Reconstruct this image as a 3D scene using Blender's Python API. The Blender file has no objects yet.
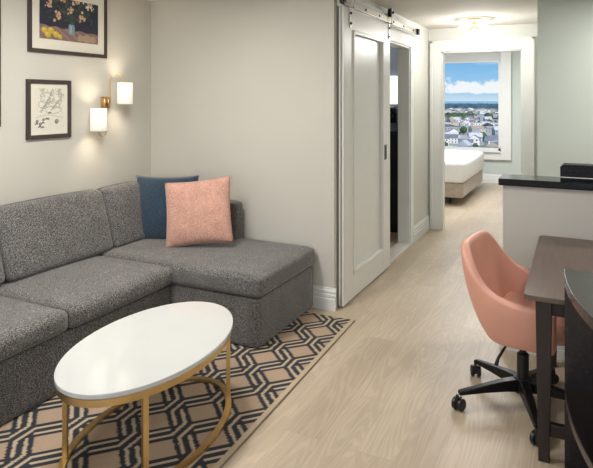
import bpy, bmesh, math, random
import numpy as np
from mathutils import Vector, Matrix

S = bpy.context.scene
COL = S.collection
PI = math.pi
R = math.radians
rnd = random.Random(7)


def lin(r, g, b):
    f = lambda c: ((c / 255.0 + 0.055) / 1.055) ** 2.4 if c > 10.3 else c / 255.0 / 12.92
    return (f(r), f(g), f(b), 1.0)


# ------------------------------------------------------------------ materials
class NT:
    """small helper around a node tree"""
    def __init__(self, name):
        self.m = bpy.data.materials.new(name)
        self.m.use_nodes = True
        self.t = self.m.node_tree
        self.b = self.t.nodes['Principled BSDF']
        self.tc = None

    def n(self, kind, **kw):
        nd = self.t.nodes.new(kind)
        for k, v in kw.items():
            if hasattr(nd, k) and k not in nd.inputs:
                setattr(nd, k, v)
            else:
                nd.inputs[k].default_value = v
        return nd

    def l(self, a, b):
        self.t.links.new(a, b)

    def coord(self, scale=(1, 1, 1), rot=(0, 0, 0), loc=(0, 0, 0), out='Object'):
        if self.tc is None:
            self.tc = self.t.nodes.new('ShaderNodeTexCoord')
        mp = self.t.nodes.new('ShaderNodeMapping')
        mp.inputs['Scale'].default_value = scale
        mp.inputs['Rotation'].default_value = rot
        mp.inputs['Location'].default_value = loc
        self.l(self.tc.outputs[out], mp.inputs['Vector'])
        return mp.outputs['Vector']

    def noise(self, scale, detail=3, vec=None, rough=0.5, dist=0):
        nd = self.t.nodes.new('ShaderNodeTexNoise')
        nd.inputs['Scale'].default_value = scale
        nd.inputs['Detail'].default_value = detail
        nd.inputs['Roughness'].default_value = rough
        nd.inputs['Distortion'].default_value = dist
        self.l(vec if vec is not None else self.coord(), nd.inputs['Vector'])
        return nd.outputs['Fac']

    def ramp(self, fac, stops):
        nd = self.t.nodes.new('ShaderNodeValToRGB')
        e = nd.color_ramp.elements
        while len(e) < len(stops):
            e.new(0.5)
        for el, (p, c) in zip(e, stops):
            el.position = p
            el.color = c
        self.l(fac, nd.inputs['Fac'])
        return nd.outputs['Color']

    def mix(self, fac, a, b, blend='MIX'):
        nd = self.t.nodes.new('ShaderNodeMix')
        nd.data_type = 'RGBA'
        nd.blend_type = blend
        for s, v in ((0, fac), (6, a), (7, b)):
            if hasattr(v, 'is_linked') or hasattr(v, 'links'):
                self.l(v, nd.inputs[s])
            else:
                nd.inputs[s].default_value = v
        return nd.outputs[2]

    def bump(self, fac, strength=0.3, dist=0.01):
        nd = self.t.nodes.new('ShaderNodeBump')
        nd.inputs['Strength'].default_value = strength
        nd.inputs['Distance'].default_value = dist
        self.l(fac, nd.inputs['Height'])
        self.l(nd.outputs['Normal'], self.b.inputs['Normal'])


def simple(name, col, rough=0.5, metal=0.0, var=0.06, vscale=6, bump=0.0, bscale=80, coat=0.0, spec=None):
    k = NT(name)
    dark = tuple(c * (1 - var) for c in col[:3]) + (1,)
    lite = tuple(min(1, c * (1 + var)) for c in col[:3]) + (1,)
    c = k.ramp(k.noise(vscale), [(0.3, dark), (0.7, lite)])
    k.l(c, k.b.inputs['Base Color'])
    k.b.inputs['Roughness'].default_value = rough
    k.b.inputs['Metallic'].default_value = metal
    if coat:
        k.b.inputs['Coat Weight'].default_value = coat
        k.b.inputs['Coat Roughness'].default_value = 0.12
    if spec is not None:
        k.b.inputs['Specular IOR Level'].default_value = spec
    if bump:
        k.bump(k.noise(bscale), bump, 0.004)
    return k.m


def fabric(name, cols, scale=170, bump=0.5, rough=0.95, stretch=(1, 1, 1), mott=9, sheen=0.3):
    k = NT(name)
    v = k.coord(scale=stretch)
    f = k.noise(scale, 4, v, 0.65)
    f2 = k.noise(mott, 3)
    c = k.ramp(f, [(0.37, cols[0]), (0.5, cols[1]), (0.64, cols[2])])
    g = k.ramp(f2, [(0.3, (0.88, 0.88, 0.88, 1)), (0.7, (1.08, 1.08, 1.08, 1))])
    k.l(k.mix(1.0, c, g, 'MULTIPLY'), k.b.inputs['Base Color'])
    k.b.inputs['Roughness'].default_value = rough
    k.b.inputs['Specular IOR Level'].default_value = 0.2
    k.b.inputs['Sheen Weight'].default_value = sheen
    k.bump(f, bump, 0.003)
    return k.m


def emitter(name, col, strength):
    k = NT(name)
    c = k.ramp(k.noise(3), [(0.2, col), (0.8, tuple(min(1, x * 1.02) for x in col[:3]) + (1,))])
    k.l(c, k.b.inputs['Emission Color'])
    k.b.inputs['Base Color'].default_value = (0.8, 0.78, 0.72, 1)
    k.b.inputs['Emission Strength'].default_value = strength
    return k.m


def wood_dark(name, c0, c1, rough=0.32):
    k = NT(name)
    v = k.coord(scale=(28, 28, 2.2))
    f = k.noise(1.6, 5, v, 0.6, 0.6)
    k.l(k.ramp(f, [(0.3, c0), (0.7, c1)]), k.b.inputs['Base Color'])
    k.b.inputs['Roughness'].default_value = rough
    k.bump(f, 0.05, 0.002)
    return k.m


def wood_dark_flat(name, c0, c1, rough=0.3):
    k = NT(name)
    v = k.coord(scale=(28, 2.2, 28))
    f = k.noise(1.6, 5, v, 0.6, 0.6)
    k.l(k.ramp(f, [(0.3, c0), (0.7, c1)]), k.b.inputs['Base Color'])
    k.b.inputs['Roughness'].default_value = rough
    k.bump(f, 0.04, 0.002)
    return k.m


def floor_mat():
    k = NT('oak_planks')
    v = k.coord(rot=(0, 0, PI / 2))
    br = k.n('ShaderNodeTexBrick', offset=0.37, squash=1.0)
    k.l(v, br.inputs['Vector'])
    br.inputs['Scale'].default_value = 1.0
    br.inputs['Brick Width'].default_value = 1.22
    br.inputs['Row Height'].default_value = 0.18
    br.inputs['Mortar Size'].default_value = 0.0011
    br.inputs['Mortar Smooth'].default_value = 0.6
    br.inputs['Color1'].default_value = (0, 0, 0, 1)
    br.inputs['Color2'].default_value = (1, 1, 1, 1)
    br.inputs['Mortar'].default_value = (0.5, 0.5, 0.5, 1)
    # grain: each plank gets its own offset
    off = k.n('ShaderNodeVectorMath', operation='MULTIPLY_ADD')
    k.l(br.outputs['Color'], off.inputs[0])
    off.inputs[1].default_value = (7.3, 3.1, 5.7)
    k.l(k.coord(), off.inputs[2])
    mp = k.n('ShaderNodeMapping')
    mp.inputs['Scale'].default_value = (6.0, 0.55, 1)
    k.l(off.outputs[0], mp.inputs['Vector'])
    big = k.n('ShaderNodeTexNoise', Scale=1.3, Detail=1.5, Roughness=0.4)
    k.l(mp.outputs[0], big.inputs['Vector'])
    mul = k.n('ShaderNodeMath', operation='MULTIPLY')
    k.l(big.outputs['Fac'], mul.inputs[0]); mul.inputs[1].default_value = 120.0
    sn = k.n('ShaderNodeMath', operation='SINE')
    k.l(mul.outputs[0], sn.inputs[0])
    mp2 = k.n('ShaderNodeMapping')
    mp2.inputs['Scale'].default_value = (90, 3.0, 1)
    k.l(off.outputs[0], mp2.inputs['Vector'])
    fine = k.n('ShaderNodeTexNoise', Scale=1.0, Detail=4, Roughness=0.6)
    k.l(mp2.outputs[0], fine.inputs['Vector'])
    mott = k.noise(1.0, 3, k.coord(scale=(3.2, 1.0, 1)))
    base = k.ramp(br.outputs['Color'], [(0.0, FLOOR[0]), (0.5, FLOOR[1]), (1.0, FLOOR[2])])
    g1 = k.ramp(sn.outputs[0], [(0.0, (0.925, 0.92, 0.915, 1)), (0.45, (1, 1, 1, 1)), (1.0, (1.02, 1.02, 1.02, 1))])
    g2 = k.ramp(fine.outputs['Fac'], [(0.3, (0.93, 0.925, 0.92, 1)), (0.7, (1.05, 1.05, 1.05, 1))])
    g3 = k.ramp(mott, [(0.3, (0.85, 0.84, 0.82, 1)), (0.68, (1.07, 1.07, 1.08, 1))])
    c = k.mix(1, k.mix(1, k.mix(1, base, g1, 'MULTIPLY'), g2, 'MULTIPLY'), g3, 'MULTIPLY')
    c = k.mix(br.outputs['Fac'], c, lin(168, 150, 128))
    k.l(c, k.b.inputs['Base Color'])
    k.b.inputs['Roughness'].default_value = 0.42
    k.bump(fine.outputs['Fac'], 0.06, 0.002)
    return k.m


def attr_mat(name, rough=0.6, bumpscale=0, bstr=0.0, var=0.12):
    k = NT(name)
    a = k.n('ShaderNodeVertexColor')
    a.layer_name = 'Pattern'
    g = k.ramp(k.noise(bumpscale or 60, 3), [(0.3, (1 - var,) * 3 + (1,)), (0.7, (1 + var,) * 3 + (1,))])
    k.l(k.mix(1.0, a.outputs['Color'], g, 'MULTIPLY'), k.b.inputs['Base Color'])
    k.b.inputs['Roughness'].default_value = rough
    if bstr:
        k.bump(k.noise(bumpscale, 3), bstr, 0.004)
    return k.m


FLOOR = (lin(186, 170, 148), lin(193, 177, 155), lin(199, 184, 162))
WALLC = lin(205, 202, 192)
M = {}
M['wall'] = simple('wall_paint', WALLC, 0.7, var=0.015, vscale=2, bump=0.04, bscale=220)
M['hall_wall'] = simple('hall_wall_paint', lin(212, 211, 203), 0.65, var=0.015, vscale=2, bump=0.04, bscale=220)
M['kitchen_wall'] = simple('kitchen_wall_paint', lin(198, 207, 200), 0.6, var=0.015, vscale=2, bump=0.04, bscale=220)
M['bath_wall'] = simple('bath_wall_paint', lin(140, 152, 172), 0.6, var=0.02)
M['ceiling'] = simple('ceiling_paint', lin(214, 208, 198), 0.85, var=0.01, vscale=2)
M['trim'] = simple('white_trim_paint', lin(228, 229, 226), 0.35, var=0.01)
M['door'] = simple('white_door_paint', lin(222, 222, 217), 0.35, var=0.012)
M['floor'] = floor_mat()
M['sofa'] = fabric('grey_tweed', (lin(44, 43, 44), lin(93, 91, 90), lin(164, 160, 156)), 160, 0.45, stretch=(1.5, .8, 1.5))
M['blue'] = fabric('blue_velvet', (lin(30, 46, 62), lin(42, 62, 80), lin(58, 80, 98)), 120, 0.25, 0.8, mott=7, sheen=0.5)
M['pink'] = fabric('pink_weave', (lin(178, 127, 111), lin(203, 156, 139), lin(222, 182, 164)), 110, 0.35, 0.9, stretch=(1, 1, 2.5), mott=12)
M['leather'] = simple('coral_leather', lin(226, 166, 145), 0.42, var=0.05, vscale=5, bump=0.12, bscale=260)
M['marble'] = simple('white_quartz', lin(203, 206, 205), 0.10, var=0.02, vscale=4, coat=0.3)
M['brass'] = simple('brushed_brass', lin(212, 182, 128), 0.34, 1.0, var=0.08, vscale=14)
M['black_plastic'] = simple('black_plastic', lin(26, 26, 28), 0.38, var=0.1)
M['black_metal'] = simple('black_metal', lin(34, 33, 33), 0.35, 0.6, var=0.1)
M['steel'] = simple('satin_nickel', lin(196, 192, 184), 0.35, 0.9, var=0.05)
M['dark_steel'] = simple('dark_nickel', lin(96, 94, 92), 0.3, 0.9, var=0.08)
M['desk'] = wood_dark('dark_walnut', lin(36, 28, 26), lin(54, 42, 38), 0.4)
M['desktop_sheen'] = wood_dark_flat('walnut_top_sheen', lin(92, 76, 68), lin(110, 92, 83), 0.34)  # desk wood with the glancing sheen lightened into its base colour
M['console'] = wood_dark_flat('espresso_wood', lin(27, 21, 21), lin(42, 33, 31), 0.22)
M['counter'] = simple('black_granite', lin(10, 10, 12), 0.14, var=0.3, vscale=120, spec=.35)
M['halfwall'] = simple('half_wall_paint', lin(197, 194, 187), 0.6, var=0.015, vscale=2)
M['frame'] = wood_dark('frame_wood', lin(54, 44, 42), lin(76, 63, 60), 0.4)
M['mat_board'] = simple('mat_board', lin(226, 222, 208), 0.9, var=0.01)
M['duvet'] = simple('white_cotton', lin(236, 236, 236), 0.9, var=0.02, vscale=4, bump=0.25, bscale=9)
M['bedbase'] = fabric('bed_base_fabric', (lin(160, 148, 134), lin(182, 170, 156), lin(200, 190, 176)), 120, 0.2)
M['shade'] = emitter('lit_linen_shade', (1.0, 0.89, 0.72, 1), 0.6)
M['bulb'] = emitter('lit_bulb', (1.0, 0.93, 0.82, 1), 9.0)
M['frost'] = emitter('lit_frosted_glass', (1.0, 0.97, 0.92, 1), 1.2)
M['blind'] = simple('blind_fabric', lin(214, 216, 214), 0.8, var=0.02)
M['radio'] = fabric('black_leatherette', (lin(20, 20, 22), lin(30, 30, 33), lin(44, 44, 48)), 90, 0.4, 0.5, sheen=0)
M['threshold'] = simple('marble_threshold', lin(224, 220, 212), 0.25, var=0.04, vscale=12)
M['rug'] = attr_mat('woven_rug', 0.95, 260, 0.7, 0.16)
M['art'] = attr_mat('printed_paper', 0.55, 90, 0.0, 0.10)
M['rug_edge'] = fabric('rug_binding', (lin(120, 100, 80), lin(140, 118, 96), lin(160, 138, 114)), 200, 0.4)
M['cabinet'] = simple('dark_cabinet', lin(26, 25, 27), 0.4, var=0.1)
gl = NT('window_glass')
gl.b.inputs['Transmission Weight'].default_value = 1.0
gl.b.inputs['IOR'].default_value = 1.0
gl.b.inputs['Roughness'].default_value = 0.0
gl.l(gl.ramp(gl.noise(2), [(0.2, (0.97, 0.985, 0.98, 1)), (0.8, (0.98, 0.99, 0.985, 1))]), gl.b.inputs['Base Color'])
M['glass'] = gl.m


# ------------------------------------------------------------------ mesh helpers
def obj(name, bm, mat, parent=None, smooth=False, label=None):
    me = bpy.data.meshes.new(name)
    bmesh.ops.recalc_face_normals(bm, faces=bm.faces[:])
    bm.to_mesh(me)
    bm.free()
    for m in (mat if isinstance(mat, (list, tuple)) else [mat]):
        me.materials.append(m)
    if smooth:
        for p in me.polygons:
            p.use_smooth = True
    o = bpy.data.objects.new(name, me)
    COL.objects.link(o)
    if parent is not None:
        o.parent = parent
    if label:
        o['label'] = label
    return o


def thing(name, label, cat, loc=(0, 0, 0), rz=0.0, group=None):
    o = bpy.data.objects.new(name, None)
    o.empty_display_size = 0.1
    COL.objects.link(o)
    o.location = loc
    o.rotation_euler = (0, 0, rz)
    tag(o, label, cat, group)
    return o


def tag(o, label, cat, group=None):
    o['label'] = label
    o['category'] = cat
    if group:
        o['group'] = group
    return o


def struct(name, bm, mat, parent=None, smooth=False):
    o = obj(name, bm, mat, parent, smooth)
    if parent is None:
        o['kind'] = 'structure'
    return o


def bx(bm, x0, x1, y0, y1, z0, z1, bev=0.0, seg=2, mi=0):
    r = bmesh.ops.create_cube(bm, size=1.0)
    vs = r['verts']
    for v in vs:
        v.co = Vector((x0 + (v.co.x + .5) * (x1 - x0), y0 + (v.co.y + .5) * (y1 - y0), z0 + (v.co.z + .5) * (z1 - z0)))
    fs = set(f for v in vs for f in v.link_faces)
    for f in fs:
        f.material_index = mi
    if bev:
        es = list(set(e for v in vs for e in v.link_edges))
        bmesh.ops.bevel(bm, geom=es, offset=bev, segments=seg, affect='EDGES', profile=0.6, clamp_overlap=True)
    return bm


def box(*a, **k):
    return bx(bmesh.new(), *a, **k)


def tube(bm, pts, rad, seg=12, caps=True):
    """swept circular tube through pts; rad number or list"""
    n = len(pts)
    pts = [Vector(p) for p in pts]
    rads = rad if isinstance(rad, (list, tuple)) else [rad] * n
    rings = []
    ref = None
    for i, p in enumerate(pts):
        t = (pts[min(i + 1, n - 1)] - pts[max(i - 1, 0)]).normalized()
        if ref is None:
            ref = Vector((0, 0, 1)) if abs(t.z) < 0.9 else Vector((1, 0, 0))
        a = (ref - t * ref.dot(t)).normalized()
        ref = a
        b = t.cross(a)
        rings.append([bm.verts.new(p + (a * math.cos(q * 2 * PI / seg) + b * math.sin(q * 2 * PI / seg)) * rads[i]) for q in range(seg)])
    for i in range(n - 1):
        for q in range(seg):
            bm.faces.new((rings[i][q], rings[i][(q + 1) % seg], rings[i + 1][(q + 1) % seg], rings[i + 1][q]))
    if caps:
        bm.faces.new(rings[0][::-1])
        bm.faces.new(rings[-1])
    return bm


def lathe(bm, prof, c=(0, 0, 0), seg=32, axis='z'):
    rings = []
    c = Vector(c)
    for r, h in prof:
        ring = []
        for q in range(seg):
            a = 2 * PI * q / seg
            u, v = r * math.cos(a), r * math.sin(a)
            p = {'z': (u, v, h), 'x': (h, u, v), 'y': (u, h, v)}[axis]
            ring.append(bm.verts.new(c + Vector(p)))
        rings.append(ring)
    for i in range(len(rings) - 1):
        for q in range(seg):
            bm.faces.new((rings[i][q], rings[i][(q + 1) % seg], rings[i + 1][(q + 1) % seg], rings[i + 1][q]))
    if prof[0][0] > 1e-6:
        bm.faces.new(rings[0][::-1])
    if prof[-1][0] > 1e-6:
        bm.faces.new(rings[-1])
    bmesh.ops.remove_doubles(bm, verts=bm.verts[:], dist=1e-6)
    return bm


def prism(bm, poly, z0, z1):
    lo = [bm.verts.new((x, y, z0)) for x, y in poly]
    hi = [bm.verts.new((x, y, z1)) for x, y in poly]
    n = len(poly)
    bm.faces.new(lo[::-1])
    bm.faces.new(hi)
    for i in range(n):
        bm.faces.new((lo[i], lo[(i + 1) % n], hi[(i + 1) % n], hi[i]))
    return bm


def rounded(sx, sy, sz, r, puff=(0, 0, 0), n=14):
    """soft rounded box centred at the origin, faces bulged by puff"""
    bm = bmesh.new()
    bmesh.ops.create_cube(bm, size=2.0)
    bmesh.ops.subdivide_edges(bm, edges=bm.edges[:], cuts=n, use_grid_fill=True)
    h = (sx / 2, sy / 2, sz / 2)
    for v in bm.verts:
        # denser towards the edges
        q = [math.copysign(abs(c) ** 0.7, c) if c else 0.0 for c in v.co]
        p = [q[i] * h[i] for i in range(3)]
        inner = [max(-(h[i] - min(r, h[i])), min(h[i] - min(r, h[i]), p[i])) for i in range(3)]
        d = Vector([p[i] - inner[i] for i in range(3)])
        if d.length > 1e-9:
            m = max(abs(d.x) / min(r, h[0]), abs(d.y) / min(r, h[1]), abs(d.z) / min(r, h[2]))
            e = Vector((d.x / min(r, h[0]), d.y / min(r, h[1]), d.z / min(r, h[2])))
            e = e.normalized() * m
            d = Vector((e.x * min(r, h[0]), e.y * min(r, h[1]), e.z * min(r, h[2])))
        p = [inner[i] + d[i] for i in range(3)]
        s = [max(0.0, 1 - (p[i] / h[i]) ** 2) for i in range(3)]
        out = list(p)
        for i in range(3):
            j, k2 = (i + 1) % 3, (i + 2) % 3
            out[i] += math.copysign(1, p[i]) * puff[i] * (s[j] * s[k2]) ** 0.7 * (abs(p[i]) / h[i])
        v.co = out
    return bm


def place(bm, loc, rz=0, rx=0, ry=0):
    bmesh.ops.transform(bm, matrix=Matrix.Translation(loc) @ Matrix.Rotation(rz, 4, 'Z') @ Matrix.Rotation(ry, 4, 'Y') @ Matrix.Rotation(rx, 4, 'X'), verts=bm.verts[:])
    return bm


def pillow_bm(w, h, t, n=26):
    bm = bmesh.new()
    gr = []
    for side in (1, -1):
        g = []
        for i in range(n + 1):
            row = []
            for j in range(n + 1):
                u = -1 + 2 * i / n
                v = -1 + 2 * j / n
                thick = t / 2 * (max(0, 1 - abs(u) ** 2.6) * max(0, 1 - abs(v) ** 2.6)) ** 0.55
                # sides draw in between the ears
                x = u * w / 2 * (1 - 0.055 * (1 - v * v))
                z = v * h / 2 * (1 - 0.06 * (1 - u * u))
                wr = 0.004 * math.sin(9 * u + 5 * v) * (1 - u * u) * (1 - v * v)
                row.append(bm.verts.new((x, side * thick + wr, z)))
            g.append(row)
        gr.append(g)
        for i in range(n):
            for j in range(n):
                bm.faces.new((g[i][j], g[i + 1][j], g[i + 1][j + 1], g[i][j + 1]))
    bmesh.ops.remove_doubles(bm, verts=bm.verts[:], dist=1e-5)
    return bm


PROFILE = [(0, 0), (.022, 0), (.022, .085), (.016, .092), (.019, .10), (.019, .118), (.013, .124), (.016, .132), (.016, .146), (.008, .155), (.006, .168), (0, .17)]


def baseboard(bm, p0, p1, nrm, h=0.17):
    k = h / 0.17
    p0, p1, nrm = Vector(p0), Vector(p1), Vector(nrm)
    a = [bm.verts.new(Vector((p0.x, p0.y, 0)) + Vector((nrm.x, nrm.y, 0)) * d + Vector((0, 0, z * k))) for d, z in PROFILE]
    b = [bm.verts.new(Vector((p1.x, p1.y, 0)) + Vector((nrm.x, nrm.y, 0)) * d + Vector((0, 0, z * k))) for d, z in PROFILE]
    n = len(a)
    for i in range(n):
        bm.faces.new((a[i], a[(i + 1) % n], b[(i + 1) % n], b[i]))
    bm.faces.new(a[::-1])
    bm.faces.new(b)


def mod_bevel(o, w, seg=2):
    m = o.modifiers.new('bevel', 'BEVEL')
    m.width = w
    m.segments = seg
    m.limit_method = 'ANGLE'
    return o


# ------------------------------------------------------------------ the rooms
CEIL = 2.50
XL, XH, YF = -3.45, -1.66, 4.00          # picture wall, hall wall, facing wall
struct('floor', box(-5.1, 2.4, -2.1, 11.75, -0.08, 0.0), M['floor'])
struct('ceiling', box(-3.65, 2.4, -2.1, 7.22, CEIL, CEIL + 0.1), M['ceiling'])
struct('ceiling_bedroom', box(-5.1, 1.1, 7.22, 11.75, 2.80, 2.9), M['ceiling'])
struct('wall_left', box(XL - .1, XL, -2.1, YF + .1, 0, CEIL), M['wall'])
struct('wall_facing', box(XL, XH, YF, YF + .1, 0, CEIL), M['wall'])
bm = bmesh.new()
bx(bm, XH - .13, XH, YF + .1, 5.06, 0, CEIL)
bx(bm, XH - .13, XH, 5.06, 6.20, 2.20, CEIL)
bx(bm, XH - .13, XH, 6.20, 7.10, 0, CEIL)
struct('wall_hall', bm, M['hall_wall'])
bm = bmesh.new()
bx(bm, -5.1, -1.50, 7.10, 7.22, 0, 2.8)
bx(bm, -1.50, -.565, 7.10, 7.22, 2.21, 2.8)
bx(bm, -.565, 1.1, 7.10, 7.22, 0, 2.8)
struct('wall_bedroom', bm, M['hall_wall'])
bm = bmesh.new()
bx(bm, -.31, 2.4, 5.50, 5.60, 0, CEIL)
bx(bm, -.31, -.21, 5.60, 7.10, 0, CEIL)
struct('wall_kitchen', bm, M['kitchen_wall'])
struct('wall_right', box(2.3, 2.4, -2.1, 5.5, 0, CEIL), M['wall'])
bm = bmesh.new()
bx(bm, XL, -2.6, -2.1, -2.0, 0, CEIL)
bx(bm, 1.6, 2.3, -2.1, -2.0, 0, CEIL)
bx(bm, -2.6, 1.6, -2.1, -2.0, 0, .5)
bx(bm, -2.6, 1.6, -2.1, -2.0, 2.3, CEIL)
struct('wall_rear', bm, M['wall'])
# bathroom behind the sliding door
bm = bmesh.new()
bx(bm, -3.65, -3.55, 4.1, 7.1, 0, CEIL)
bx(bm, -3.55, XH - .13, 7.06, 7.10, 0, CEIL)
struct('wall_bathroom', bm, M['bath_wall'])
# bedroom shell
struct('wall_bedroom_left', box(-5.1, -5.0, 7.22, 11.75, 0, 2.8), M['hall_wall'])
struct('wall_bedroom_right', box(1.0, 1.1, 7.22, 11.75, 0, 2.8), M['hall_wall'])
WX0, WX1, WZ0, WZ1 = -3.40, -1.305, 0.63, 2.60
bm = bmesh.new()
bx(bm, -5.0, WX0, 11.6, 11.75, 0, 2.8)
bx(bm, WX1, 1.0, 11.6, 11.75, 0, 2.8)
bx(bm, WX0, WX1, 11.6, 11.75, 0, WZ0)
bx(bm, WX0, WX1, 11.6, 11.75, WZ1, 2.8)
struct('wall_window', bm, M['kitchen_wall'])

# window in the bedroom
w = obj('window_1', box(WX0, WX1, 11.66, 11.664, WZ0, WZ1), M['glass'])
w['kind'] = 'structure'
bm = bmesh.new()
bx(bm, WX1 - .05, WX1, 11.61, 11.72, WZ0, WZ1)
bx(bm, WX0, WX0 + .05, 11.61, 11.72, WZ0, WZ1)
bx(bm, WX0, WX1, 11.61, 11.72, WZ0, WZ0 + .05)
bx(bm, WX0, WX1, 11.61, 11.72, WZ1 - .05, WZ1)
obj('window_frame', bm, M['trim'], w)
bm = bmesh.new()
bx(bm, WX1, WX1 + .19, 11.54, 11.6, WZ0 - .17, WZ1 + .05, bev=.006)
bx(bm, WX0 - .17, WX0, 11.54, 11.6, WZ0 - .17, WZ1 + .05, bev=.006)
bx(bm, WX0 - .17, WX1 + .17, 11.54, 11.6, WZ1 + .05, WZ1 + .16, bev=.006)
obj('window_casing', bm, M['trim'], w)
bm = bmesh.new()
bx(bm, WX0, WX1, 11.54, 11.61, WZ0 - .17, WZ0 - .03)
bx(bm, WX0, WX1, 11.50, 11.61, WZ0 - .03, WZ0, bev=.006)
obj('window_sill', bm, M['trim'], w)
t = thing('roller_blind', 'raised pale grey roller blind at the top of the bedroom window', 'blind', (0, 11.57, 2.38))
obj('blind_fabric', box(WX0 + .02, WX1 - .03, 0.0, .004, .0, .19), M['blind'], t)
obj('bottom_rail', box(WX0 + .02, WX1 - .03, -.006, .01, -.02, .002), M['trim'], t)
bm = bmesh.new(); tube(bm, [(WX0 + .02, .0, .19), (WX1 - .03, .0, .19)], .028, 14)
obj('roller', bm, M['blind'], t, smooth=True)

# bedroom door surround
bm = bmesh.new()
D0, D1, DZ = -1.50, -.565, 2.21
for yy0, yy1 in ((7.075, 7.10), (7.22, 7.245)):
    bx(bm, D0 - .13, D0, yy0, yy1, 0, DZ + .13, bev=.004)
    bx(bm, D1, D1 + .13, yy0, yy1, 0, DZ + .13, bev=.004)
    bx(bm, D0, D1, yy0, yy1, DZ, DZ + .13, bev=.004)
for a0, a1 in ((D0 - .135, D0 - .105), (D1 + .105, D1 + .135)):
    bx(bm, a0, a1, 7.06, 7.10, 0, DZ + .135, bev=.005)
bx(bm, D0 - .135, D1 + .135, 7.06, 7.10, DZ + .105, DZ + .135, bev=.005)
bx(bm, D0 - .002, D0 + .016, 7.10, 7.22, 0, DZ)
bx(bm, D1 - .016, D1 + .002, 7.10, 7.22, 0, DZ)
bx(bm, D0, D1, 7.10, 7.22, DZ - .016, DZ + .002)
struct('trim_1', bm, M['trim'])

# bathroom door surround in the hall wall
bm = bmesh.new()
xf = XH + .016
bx(bm, XH, xf, 6.20, 6.31, 0, 2.31, bev=.003)
bx(bm, XH, xf, 4.95, 5.06, 0, 2.31, bev=.003) if False else None
bx(bm, XH, xf, 5.30, 6.20, 2.20, 2.31, bev=.003)
bx(bm, XH - .13, XH + .001, 6.184, 6.202, 0, 2.2)
bx(bm, XH - .13, XH + .001, 5.058, 5.074, 0, 2.2)
bx(bm, XH - .13, XH + .001, 5.06, 6.20, 2.184, 2.202)
struct('trim_2', bm, M['trim'])
struct('trim_3', box(XH - .13, XH + .02, 5.08, 6.18, 0, .018, bev=.004), M['threshold'])
# header board that carries the sliding rail
struct('trim_4', box(XH, XH + .045, 4.06, 6.42, 2.335, 2.44, bev=.003), M['trim'])

bm = bmesh.new(); baseboard(bm, (XL, YF), (XH + .02, YF), (0, -1)); struct('baseboard_facing', bm, M['trim'])
bm = bmesh.new(); baseboard(bm, (XL, -2.0), (XL, YF), (1, 0)); struct('baseboard_left', bm, M['trim'])
bm = bmesh.new(); baseboard(bm, (XH, 6.31), (XH, 7.06), (1, 0)); struct('baseboard_hall', bm, M['trim'])
bm = bmesh.new(); baseboard(bm, (-5.0, 11.6), (1.0, 11.6), (0, -1)); struct('baseboard_window', bm, M['trim'])
bm = bmesh.new(); baseboard(bm, (-.31, 5.5), (2.3, 5.5), (0, -1)); struct('baseboard_kitchen', bm, M['trim'])

# ------------------------------------------------------------------ half wall with the bar top
bm = bmesh.new()
bx(bm, -.425, 2.3, 3.88, 4.02, 0, 1.055)
struct('wall_half', bm, M['halfwall'])
bm = bmesh.new(); baseboard(bm, (-.445, 3.88), (2.3, 3.88), (0, -1), .11)
baseboard(bm, (-.425, 4.02), (-.425, 3.86), (-1, 0), .11)
struct('baseboard_half', bm, M['trim'])
tag(obj('bar_top', box(-.45, 2.3, 3.85, 4.11, 1.056, 1.10, bev=.004), M['counter']), 'polished black stone bar top on the pale half wall', 'countertop')

t = thing('speaker', 'black box with a chamfered corner and silver strip on the black bar top', 'speaker', (-.09, 3.95, 1.10))
bm = bmesh.new()
prof = [(0, .002), (.34, .002), (.34, .098), (.018, .098), (0, .082)]
va = [bm.verts.new((x, 0, z)) for x, z in prof]
vb = [bm.verts.new((x, .12, z)) for x, z in prof]
bm.faces.new(va); bm.faces.new(vb[::-1])
for i in range(5):
    bm.faces.new((va[i], va[(i + 1) % 5], vb[(i + 1) % 5], vb[i]))
obj('case', bm, M['radio'], t)
obj('trim_strip', box(-.001, .341, -.003, .0, .016, .021), M['steel'], t, label='silver strip')
for x in (.03, .31):
    for y in (.02, .10):
        obj('foot_pad', box(x - .012, x + .012, y - .01, y + .01, 0, .003), M['black_plastic'], t)

# ------------------------------------------------------------------ sliding barn door and its rail
DX0, DX1 = -1.645, -1.606
d = struct('door_1', box(DX0, DX1 - .024, 4.08, 5.27, .016, 2.325), M['door'])
bm = bmesh.new()
bx(bm, DX1 - .026, DX1, 4.06, 4.27, .015, 2.33, bev=.003)
bx(bm, DX1 - .026, DX1, 5.06, 5.28, .015, 2.33, bev=.003)
bx(bm, DX1 - .026, DX1, 4.27, 5.06, 2.16, 2.33, bev=.003)
bx(bm, DX1 - .026, DX1, 4.27, 5.06, .015, .215, bev=.003)
bx(bm, DX0, DX1 - .012, 4.06, 4.082, .015, 2.33, bev=.002)
bx(bm, DX0, DX1 - .012, 5.268, 5.28, .015, 2.33, bev=.002)
obj('stile_and_rail', bm, M['door'], d)
bm = bmesh.new()
for (a, b, c, e) in ((4.265, 4.295, .21, 2.165), (5.035, 5.065, .21, 2.165), (4.265, 5.065, .205, .235), (4.265, 5.065, 2.14, 2.17)):
    bx(bm, DX1 - .024, DX1 + .012, a, b, c, e, bev=.008, seg=3)
obj('panel_moulding', bm, M['door'], d)
bm = bmesh.new()
for (a, b, c, e) in ((5.085, 5.093, 1.05, 1.19), (5.152, 5.160, 1.05, 1.19), (5.085, 5.160, 1.05, 1.058), (5.085, 5.160, 1.182, 1.19)):
    bx(bm, DX1 - .002, DX1 + .004, a, b, c, e)
hnd = obj('door_handle', bm, M['dark_steel'], d, label='recessed dark pull')
obj('handle_cup', box(DX1 - .002, DX1 + .001, 5.093, 5.152, 1.058, 1.182), M['black_metal'], hnd)

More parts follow.
